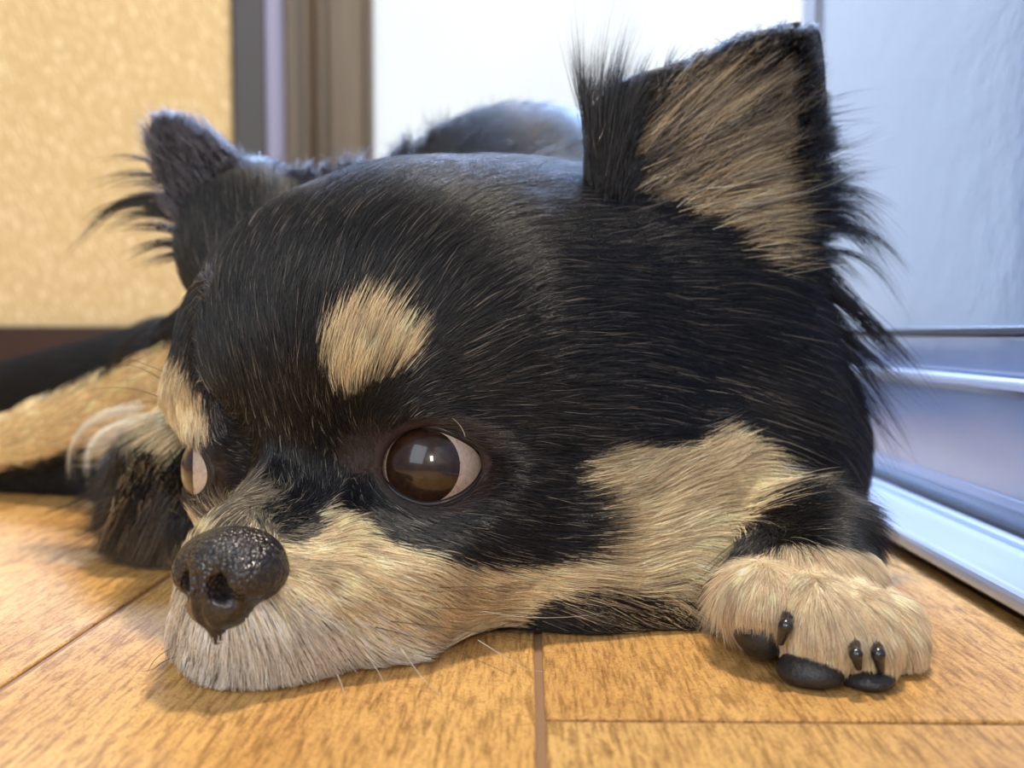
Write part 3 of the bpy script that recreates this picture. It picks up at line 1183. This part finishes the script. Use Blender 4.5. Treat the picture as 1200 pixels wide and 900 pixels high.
BODYG = [  # pixel, depth, direction, length mm, lift
    (560, 200, .31, 10, -34, 16, .5), (640, 200, .31, 14, -36, 18, .5), (500, 260, .40, -20, -20, 14, .4), (300, 400, .33, -30, 14, 12, .3), (210, 430, .32, -40, 16, 8, .2), (120, 470, .335, -42, 14, 6, .15), (0, 520, .35, -44, 12, 5, .15),
    (330, 350, .40, -40, 20, 14, .3), (200, 400, .46, -44, 16, 16, .3), (60, 440, .49, -44, 10, 16, .3), (150, 600, .25, -24, 36, 20, .3), (230, 560, .245, -10, 40, 18, .3), (200, 620, .24, -20, 36, 20, .3), (250, 640, .24, 0, 30, 12, .2),
    (900, 400, .24, 40, 16, 18, .3), (980, 480, .25, 30, 36, 18, .25), (990, 580, .25, 16, 46, 18, .25), (960, 640, .24, 26, 36, 18, .25), (850, 640, .225, 14, 40, 18, .25), (800, 680, .215, 0, 40, 14, .2), (720, 380, .32, 20, -30, 20, .4),
    (930, 660, .195, 2, 36, 4, .15), (900, 700, .166, -4, 40, 4, .2), (960, 720, .160, 6, 40, 4.5, .2), (1040, 720, .165, 12, 38, 4.5, .2), (960, 780, .158, 0, 30, 3, .3), (1060, 770, .168, 6, 38, 4.5, .2), (1000, 670, .18, 16, 34, 4.5, .15),
]

bvh = BVHTree.FromPolygons([tuple(v_) for v_ in Vb], [tuple(int(i) for i in q) for q in Qb])
gp, gd, gl, gf = [], [], [], []
for x, y, dx, dy, ln, lf in HEADG:
    ray = P(x, y, 1) - C0
    hit = bvh.ray_cast(Vector(C0), Vector(ray).normalized())
    if hit[0] is None:
        continue
    p = np.array(hit[0])
    d = proj(p)[2]
    gp.append(p)
    gd.append(P(x + dx, y + dy, d) - P(x, y, d))
    gl.append(ln * 1e-3)
    gf.append(lf)
for x, y, d, dx, dy, ln, lf in BODYG:
    gp.append(P(x, y, d))
    gd.append(P(x + dx, y + dy, d) - P(x, y, d))
    gl.append(ln * 1e-3)
    gf.append(lf)
gp, gd, gl, gf = map(np.array, (gp, gd, gl, gf))
gd /= np.linalg.norm(gd, axis=1)[:, None]


def guide(p, n):
    """interpolate the combing at points p with normals n"""
    D = np.zeros_like(p)
    Ls = np.zeros(len(p))
    Fs = np.zeros(len(p))
    for s in range(0, len(p), 20000):
        q = p[s:s + 20000]
        d2 = ((q[:, None, :] - gp[None]) ** 2).sum(2)
        w = 1 / (d2 + 4e-6) ** 2
        w /= w.sum(1)[:, None]
        D[s:s + 20000] = w @ gd
        Ls[s:s + 20000] = w @ gl
        Fs[s:s + 20000] = w @ gf
    D += rng.normal(0, 0.05, D.shape)
    D -= n * (D * n).sum(1)[:, None]
    D /= np.linalg.norm(D, axis=1)[:, None] + 1e-9
    return D, Ls, Fs


def face_normals(V, Q):
    n = np.cross(V[Q[:, 2]] - V[Q[:, 0]], V[Q[:, 3]] - V[Q[:, 1]])
    return n / (np.linalg.norm(n, axis=1)[:, None] + 1e-15)


def shade(col, amt=0.22):
    k = np.exp(rng.normal(0, amt, (len(col), 1)))
    return np.clip(col * k, 0.002, 0.95)


if FUR:
    cen = Vb[Qb].mean(1)
    px, py, dd = proj(cen)
    fn = face_normals(Vb, Qb)
    toc = C0 - cen
    toc /= np.linalg.norm(toc, axis=1)[:, None]
    facing = (fn * toc).sum(1)
    vis = np.where(facing > -0.25, 1.0, 0.25) * np.where((px > -150) & (px < 1150), 1, 0.1)
    e1 = np.linalg.norm(cen - EYE_N, axis=1)
    e2 = np.linalg.norm(cen - EYE_F, axis=1)
    almond = np.array([(x, y) for x, y in LID_N], float)
    almond = almond.mean(0) + (almond - almond.mean(0)) * 1.13
    no = in_poly(px, py, almond) & (e1 < 0.02)
    no |= (e2 < ER + 0.0006)
    no |= (e1 < ER + 0.0004)
    nn_ = np.linalg.norm(cen - NC, axis=1) < 0.0078
    no |= nn_
    no |= cen[:, 2] < 0.0012
    front = dd < 0.262
    dens = np.where(front, 1.0, 0.30) * vis * (~no)
    paw = (px > 835) & (dd < 0.215) & (py > 640)
    # ---- head coat
    NH = 190000
    r_, i_ = sample(Vb, Qb, dens * (~paw) * front, NH)
    n_ = fn[i_]
    D_, L_, F_ = guide(r_, n_)
    ci = coat(r_, 5.0)
    L_ = L_ * rng.uniform(0.6, 1.2, NH)
    L_ = np.where((ci == TAN) & (L_ > 0.008), L_ * 0.9, L_)
    cc_ = shade(PAL[ci])
    # a share of lighter hairs, painting warm gleams into the black coat
    bl = (ci == BLACK)
    br = bl & (rng.random(NH) < 0.07)
    cc_[br] = shade(np.tile(np.array(linear((0.46, 0.43, 0.38))), (br.sum(), 1)), 0.3)
    tn = (ci == TAN) & (rng.random(NH) < 0.12)
    cc_[tn] *= 0.45
    pl = (ci == PALE) & (rng.random(NH) < 0.16)  # dark hairs paint the shade between the pale lip hairs
    cc_[pl] = shade(np.tile(PAL[GREY] * 0.4, (pl.sum(), 1)))
    rad = np.where(L_ > 0.008, 0.000055, 0.000048) * rng.uniform(0.7, 1.25, NH)
    make_hair('head_fur', r_, D_, n_, L_, rad, cc_, lift=F_ * rng.uniform(0.6, 1.5, NH), npts=6, clump=0.45, cell=0.0026, wave=0.03)
    # ---- paw coat
    NPW = 26000
    r_, i_ = sample(Vb, Qb, dens * paw, NPW)
    n_ = fn[i_]
    D_, L_, F_ = guide(r_, n_)
    keep = np.ones(NPW, bool)
    ci = np.full(NPW, PAWTAN)
    L_ = L_ * rng.uniform(0.6, 1.15, NPW)
    cc_ = shade(PAL[ci], 0.15)
    make_hair('paw_fur', r_, D_, n_, L_, np.full(NPW, 0.000045), cc_, lift=F_, npts=5, clump=0.3, cell=0.0016)
    # ---- body coat, farther back
    NB = 70000
    r_, i_ = sample(Vb, Qb, dens * (~front) * (~paw), NB)
    n_ = fn[i_]
    D_, L_, F_ = guide(r_, n_)
    ci = coat(r_, 6.0)
    L_ = L_ * rng.uniform(0.6, 1.2, NB)
    cc_ = shade(PAL[ci])
    make_hair('body_fur', r_, D_, n_, L_, np.full(NB, 0.00010) * rng.uniform(0.7, 1.3, NB), cc_, lift=F_, npts=6, clump=0.35, cell=0.003, wave=0.05)

    # ---- free locks drawn between pixels
    def locks(name, specs, parent=None):
        """specs: (x0,y0, xm,ym, x1,y1, depth0, depth1, count, root_spread_px, tip_spread_px, colour, radius mm)"""
        R, Cc, Rad, Pts = [], [], [], []
        npts = 9
        t = np.linspace(0, 1, npts)[None, :, None]
        for (x0, y0, xm, ym, x1, y1, d0, d1, cnt, rs, ts, col, rr) in specs:
            a = np.array([P(x, y, d) for x, y, d in zip(x0 + rng.normal(0, rs, cnt), y0 + rng.normal(0, rs, cnt), d0 + rng.normal(0, 0.0015, cnt))])
            tsx = rng.normal(0, ts, (cnt, 2))
            m_ = np.array([P(x, y, d) for x, y, d in zip(xm + tsx[:, 0] * .5 + rng.normal(0, rs * .4, cnt), ym + tsx[:, 1] * .5 + rng.normal(0, rs * .4, cnt), (d0 + d1) / 2 + rng.normal(0, 0.002, cnt))])
            e = np.array([P(x, y, d) for x, y, d in zip(x1 + tsx[:, 0], y1 + tsx[:, 1], d1 + rng.normal(0, 0.003, cnt))])
            s = rng.uniform(0.55, 1.08, (cnt, 1, 1))
            tt = t * s
            c1 = 2 * m_ - 0.5 * (a + e)
            pos = (1 - tt) ** 2 * a[:, None] + 2 * tt * (1 - tt) * c1[:, None] + tt ** 2 * e[:, None]
            Pts.append(pos)
            Cc.append(shade(np.tile(np.array(col, float), (cnt, 1)) * math.exp(rng.normal(0, 0.25)), 0.30))
            Rad.append(np.full(cnt, rr * 1e-3) * rng.uniform(0.7, 1.3, cnt))
        pos = np.concatenate(Pts)
        cols = np.concatenate(Cc)
        rad_ = np.concatenate(Rad)
        pos[:, :, 2] = np.maximum(pos[:, :, 2], 0.0006)
        n = len(pos)
        cu = bpy.data.hair_curves.new(name)
        cu.add_curves([npts] * n)
        cu.points.foreach_set('position', pos.astype(np.float32).ravel())
        rr_ = rad_[:, None] * np.clip(1.05 - np.linspace(0, 1, npts)[None, :] ** 1.8, 0.08, 1)
        cu.points.foreach_set('radius', rr_.astype(np.float32).ravel())
        ca_ = cu.attributes.new('haircol', 'FLOAT_COLOR', 'CURVE')
        ca_.data.foreach_set('color', np.concatenate([cols, np.ones((n, 1))], 1).astype(np.float32).ravel())
        o = bpy.data.objects.new(name, cu)
        COL.objects.link(o)
        cu.materials.append(m_fur)
        o.parent = parent or dog
        if parent is None:
            o.matrix_parent_inverse = dog_inv
        o['kind'] = 'stuff'
        return o

    K = PAL[BLACK]
    ET = np.array(linear((0.86, 0.77, 0.62)))
    EG = np.array(linear((0.54, 0.49, 0.43)))
    EB = np.array(linear((0.20, 0.18, 0.17)))
    # inside of the near ear: rows of strands fanning from the lower left to the upper right
    sp = []
    for k in range(260):
        u_ = rng.random()
        v_ = rng.random()
        # roots along the left fold and lower bowl
        x0 = 712 + 150 * u_ + 60 * v_ * (1 - u_)
        y0 = 235 - 130 * (1 - u_) * v_ + 95 * u_ * rng.uniform(.3, 1.1) + rng.normal(0, 8)
        fan = (y0 - 120) / 220.0
        ang = math.radians(np.interp(fan, [-0.2, 0.3, 0.6, 1.0], [-58, -38, -16, -6]) + rng.normal(0, 4))
        ln = rng.uniform(90, 170) * (1.0 if x0 < 820 else 0.85)
        x1 = min(x0 + ln * math.cos(ang), 950)
        y1 = y0 + (x1 - x0) * math.tan(ang)
        edge = np.interp(x1, [700, 745, 805, 870, 935], [118, 100, 80, 55, 40]) + 4
        if y1 < edge:
            f_ = max(0.35, (y0 - edge) / (y0 - y1))
            x1, y1 = x0 + (x1 - x0) * f_, y0 + (y1 - y0) * f_
        xm, ym = (x0 + x1) / 2, (y0 + y1) / 2 - 5
        tan_share = np.clip((x0 - 720) / 60, 0, 1)  # more tan hair away from the left fold
        colr = ET if rng.random() < 0.50 * tan_share + 0.03 else (EG if rng.random() < 0.5 else EB)
        sp.append((x0, y0, xm, ym, x1, y1, 0.2215, 0.2205, 45, 5, 9, colr, 0.065))
    for k in range(60):
        x0, y0 = rng.uniform(850, 925), rng.uniform(85, 190)
        ang = math.radians(-38 + rng.normal(0, 6))
        ln = rng.uniform(35, 70)
        sp.append((x0, y0, x0 + ln * .5 * math.cos(ang), y0 + ln * .5 * math.sin(ang) - 2, x0 + ln * math.cos(ang), y0 + ln * math.sin(ang), 0.2225, 0.2215, 40, 6, 6, (K, EB, EG, EG)[rng.integers(4)], 0.06))
    # dark front edge tuft
    for k in range(70):
        v_ = rng.random()
        x0 = 690 + 46 * rng.random()
        y0 = 250 - 105 * v_
        ang = math.radians(-98 + 0.7 * (x0 - 688) + rng.normal(0, 4))
        ln = rng.uniform(80, 170) * (1.0 - (x0 - 690) / 130)
        sp.append((x0, y0, x0 + ln * .5 * math.cos(ang) - 4, y0 + ln * .5 * math.sin(ang), x0 + ln * math.cos(ang), y0 + ln * math.sin(ang), 0.2165, 0.219, 45, 4, 9, K if rng.random() < .7 else EB, 0.055))
    # dark rim along the top and tip
    for k in range(150):
        v_ = rng.random()
        x0, y0 = np.interp(v_, [0, .3, .6, .85, 1], [725, 805, 870, 922, 950]), np.interp(v_, [0, .3, .6, .85, 1], [128, 78, 52, 38, 44])
        ang = math.radians(-48 + rng.normal(0, 12))
        ln = rng.uniform(18, 34) * (1 - 0.5 * v_)
        dn = rng.uniform(-2, 26)
        sp.append((x0 - 8, y0 + dn, x0 + 2, y0 + dn - 8, x0 + ln * math.cos(ang) * .8, y0 + dn - 2 + ln * math.sin(ang) * .7, 0.2215, 0.2225, 45, 5, 4, K if rng.random() < .6 + .4 * v_ else EG, 0.06))
    # tip and right rim, short and black
    for k in range(200):
        v_ = rng.random()
        x0, y0 = np.interp(v_, [0, .1, .2, .5, 1], [938, 955, 960, 965, 935]), np.interp(v_, [0, .1, .2, .5, 1], [40, 52, 90, 170, 345])
        x0 -= rng.uniform(0, 30) * (0.4 + 0.6 * v_)
        ang = math.radians(np.interp(v_, [0, .3, 1], [-60, -25, 8]) + rng.normal(0, 9))
        ln = np.interp(v_, [0, .3, .5, 1], [9, 12, 30, 60]) * rng.uniform(.7, 1.2)
        sp.append((x0 - 8, y0 + 4, x0 + ln * .4, y0 + ln * .4 * math.sin(ang), x0 + ln * math.cos(ang), y0 + ln * math.sin(ang), 0.2215, 0.226, 45, 5, 4, K, 0.06))
    # long wisps leaving the right rim
    for (x0, y0, xm, ym, x1, y1, cnt) in ((945, 150, 985, 140, 1035, 138, 40), (945, 170, 985, 165, 1015, 150, 60), (940, 200, 990, 190, 1040, 175, 50), (940, 215, 985, 215, 1035, 212, 70), (935, 240, 990, 232, 1050, 240, 80),
                                          (935, 255, 1005, 255, 1078, 325, 240), (930, 270, 1010, 262, 1068, 315, 240), (940, 235, 1000, 228, 1065, 262, 120), (930, 290, 985, 310, 1030, 350, 110), (930, 230, 985, 250, 1030, 262, 80), (940, 185, 975, 190, 1010, 195, 80),
                                          (930, 300, 990, 350, 1050, 430, 130), (930, 320, 1000, 380, 1075, 460, 130), (930, 340, 1005, 410, 1100, 490, 200), (920, 360, 1000, 430, 1085, 520, 200), (950, 400, 1020, 455, 1080, 560, 160), (950, 320, 1030, 390, 1095, 470, 160), (920, 380, 985, 450, 1045, 520, 150),
                                          (930, 330, 1010, 400, 1110, 500, 40), (920, 400, 985, 470, 1030, 560, 140), (920, 440, 990, 510, 1040, 590, 130), (930, 480, 1000, 560, 1060, 620, 100), (920, 420, 970, 520, 1010, 600, 160),
                                          (935, 560, 1000, 620, 1060, 655, 160), (940, 590, 1010, 650, 1090, 680, 120), (960, 600, 1010, 640, 1050, 665, 160), (900, 600, 960, 640, 1020, 665, 160)):
        cnt2 = max(6, cnt // 6)
        for q_ in range(6):
            ox, oy = rng.normal(0, 12, 2)
            f_ = rng.uniform(0.62, 1.05)
            dd_ = 0.226 if y0 < 540 else 0.219
            sp.append((x0 + ox * .5, y0 + oy * .8, x0 + (xm - x0) * f_ + ox * .7, y0 + (ym - y0) * f_ + oy, x0 + (x1 - x0) * f_ + ox, y0 + (y1 - y0) * f_ + oy * 1.4, dd_, dd_ + 0.008, cnt2, 5, 5, K, 0.055))
    for (x0, y0, xm, ym, x1, y1) in ((830, 220, 930, 205, 1020, 168), (860, 240, 950, 222, 1015, 185), (820, 345, 900, 325, 990, 305), (760, 330, 850, 318, 950, 312)):
        sp.append((x0, y0, xm, ym, x1, y1, 0.216, 0.222, 3, 3, 7, np.array(linear((0.85, 0.82, 0.76))), 0.06))
    locks('ear_fur', sp, ear_n)
    # far ear
    sp = []
    EFG = np.array(linear((0.34, 0.34, 0.38)))  # dark hair coloured grey-blue, with the cool back light painted in
    for k in range(150):
        u_, v_ = rng.random(), rng.random() ** 0.9
        xl, yl = np.interp(v_, [0, .5, 1], [228, 190, 182]), np.interp(v_, [0, .5, 1], [335, 215, 145])
        xr, yr = np.interp(v_, [0, .5, 1], [360, 285, 210]), np.interp(v_, [0, .5, 1], [262, 190, 140])
        x0, y0 = xl * (1 - u_) + xr * u_, yl * (1 - u_) + yr * u_
        dx, dy = -26 + rng.normal(0, 6), -34 + rng.normal(0, 6)
        if v_ > .8:
            dx, dy = dx * .4, dy * .4
        sp.append((x0, y0, x0 + dx * .5 + 2, y0 + dy * .5, x0 + dx, y0 + dy, 0.2545, 0.2535, 50, 5, 4, EFG, 0.075))
    for (x0, y0, xm, ym, x1, y1, cnt) in ((205, 245, 150, 235, 82, 290, 60), (205, 250, 150, 240, 100, 262, 70), (200, 215, 160, 205, 110, 215, 30), (195, 200, 160, 185, 120, 190, 16), (215, 275, 180, 265, 135, 270, 50), (215, 290, 185, 285, 150, 300, 60),
                                          (210, 260, 165, 250, 120, 268, 60), (225, 305, 200, 300, 165, 312, 60), (205, 235, 175, 228, 140, 236, 50), (205, 225, 170, 215, 125, 224, 30)):
        sp.append((x0, y0, xm, ym, x1, y1, 0.262, 0.264, cnt, 5, 5, K, 0.07))
    for k in range(110):  # head fur beside the ear, blue back light put into its colour
        x0 = rng.uniform(215, 430)
        y0 = np.interp(x0, [215, 260, 330, 430], [165, 190, 212, 196]) + rng.uniform(-2, 22)
        sp.append((x0, y0, x0 + 2, y0 - 9, x0 + rng.uniform(-8, 12), y0 - rng.uniform(12, 28), 0.258, 0.258, 40, 6, 5, EFG * .7, 0.065))
    locks('ear_fur', sp, ear_f)
    # ruff: throat and chest hair falling to the floor
    sp = []
    RG = np.array(linear((0.55, 0.49, 0.40)))
    for k in range(90):
        x0 = rng.uniform(140, 235)
        y0 = rng.uniform(535, 600)
        x1 = x0 - rng.uniform(15, 75)
        y1 = y0 + rng.uniform(40, 80)
        sp.append((x0, y0, x0 - 14, y0 + 30, x1, min(y1, 655), 0.235, 0.245, 35, 6, 8, K if rng.random() < .72 else RG, 0.07))
    for (x0, y0, xm, ym, x1, y1, cnt) in ((140, 560, 90, 590, 30, 612, 40), (150, 590, 110, 620, 60, 640, 40), (170, 600, 140, 640, 100, 650, 60)):
        sp.append((x0, y0, xm, ym, x1, y1, 0.25, 0.26, cnt, 6, 8, K, 0.07))
    for (x0, y0, xm, ym, x1, y1, cnt) in ((165, 480, 100, 500, 82, 560, 45), (175, 490, 115, 510, 100, 560, 40)):
        sp.append((x0, y0, xm, ym, x1, y1, 0.29, 0.29, cnt, 4, 3, np.array(linear((0.80, 0.76, 0.68))), 0.07))
    # cheek and throat tips sweeping over the floor, right of the jaw
    for k in range(60):
        x0 = rng.uniform(690, 860)
        y0 = rng.uniform(640, 690)
        x1 = x0 - rng.uniform(-10, 60)
        sp.append((x0, y0, x0 + 10, y0 + 30, x1, rng.uniform(712, 745), 0.199, 0.193, 35, 6, 7, K if rng.random() < .6 else PAL[TAN] * .7, 0.055))
    for k in range(40):
        x0 = rng.uniform(620, 760)
        sp.append((x0, rng.uniform(690, 715), x0 - 25, 728, x0 - rng.uniform(40, 90), rng.uniform(730, 750), 0.193, 0.190, 35, 6, 5, K, 0.055))
    for k in range(130):
        x0 = rng.uniform(450, 690)
        y0 = np.interp(x0, [450, 520, 590, 690], [192, 160, 150, 165]) + rng.uniform(-4, 26)
        sp.append((x0, y0, x0 + 3, y0 - 12, x0 + rng.uniform(-4, 20), y0 - rng.uniform(18, 36), 0.318, 0.322, 35, 7, 6, K, 0.08))
    locks('throat_fur', sp)

# ------------------------------------------------------------------ whiskers
m_whisk, _, _ = new_mat('whisker_black', (0.02, 0.018, 0.016), 0.35)
m_whiskw, _, _ = new_mat('whisker_pale', linear((0.75, 0.72, 0.66)), 0.35)
WH = [  # start, middle, end px, depth start/end, pale
    (432, 688, 520, 693, 600, 686, .163, .172, 0), (452, 695, 530, 688, 625, 690, .164, .176, 0), (475, 711, 560, 715, 640, 722, .166, .172, 0), (458, 728, 540, 738, 632, 752, .163, .168, 0),
    (440, 735, 520, 758, 600, 792, .161, .162, 0), (560, 750, 600, 775, 640, 800, .168, .166, 1), (430, 768, 445, 790, 450, 805, .158, .156, 1), (395, 790, 402, 808, 403, 820, .156, .154, 1), (470, 760, 500, 800, 520, 815, .158, .155, 1),
    (650, 690, 700, 690, 760, 705, .192, .195, 0), (560, 715, 640, 724, 720, 716, .175, .186, 1), (205, 770, 185, 780, 165, 800, .168, .166, 0), (200, 760, 180, 775, 172, 795, .168, .166, 0), (190, 445, 160, 430, 140, 430, .21, .21, 0),
    (195, 470, 150, 455, 100, 458, .21, .215, 0), (200, 440, 165, 425, 138, 418, .21, .21, 0), (545, 512, 540, 500, 530, 490, .178, .176, 1)]
for (x0, y0, xm, ym, x1, y1, d0, d1, pale) in WH:
    a, m_, e = P(x0, y0, d0), P(xm, ym, (d0 + d1) / 2), P(x1, y1, d1)
    c1 = 2 * m_ - 0.5 * (a + e)
    pts = [(1 - t) ** 2 * a + 2 * t * (1 - t) * c1 + t * t * e for t in np.linspace(0, 1, 9)]
    pts = [np.array([q[0], q[1], max(q[2], 0.0005)]) for q in pts]
    V, Fc = tube(pts, np.linspace(0.00009, 0.000025, 9), 5)
    dpart('whisker', mesh_from('whisker', V, Fc), m_whiskw if pale else m_whisk)
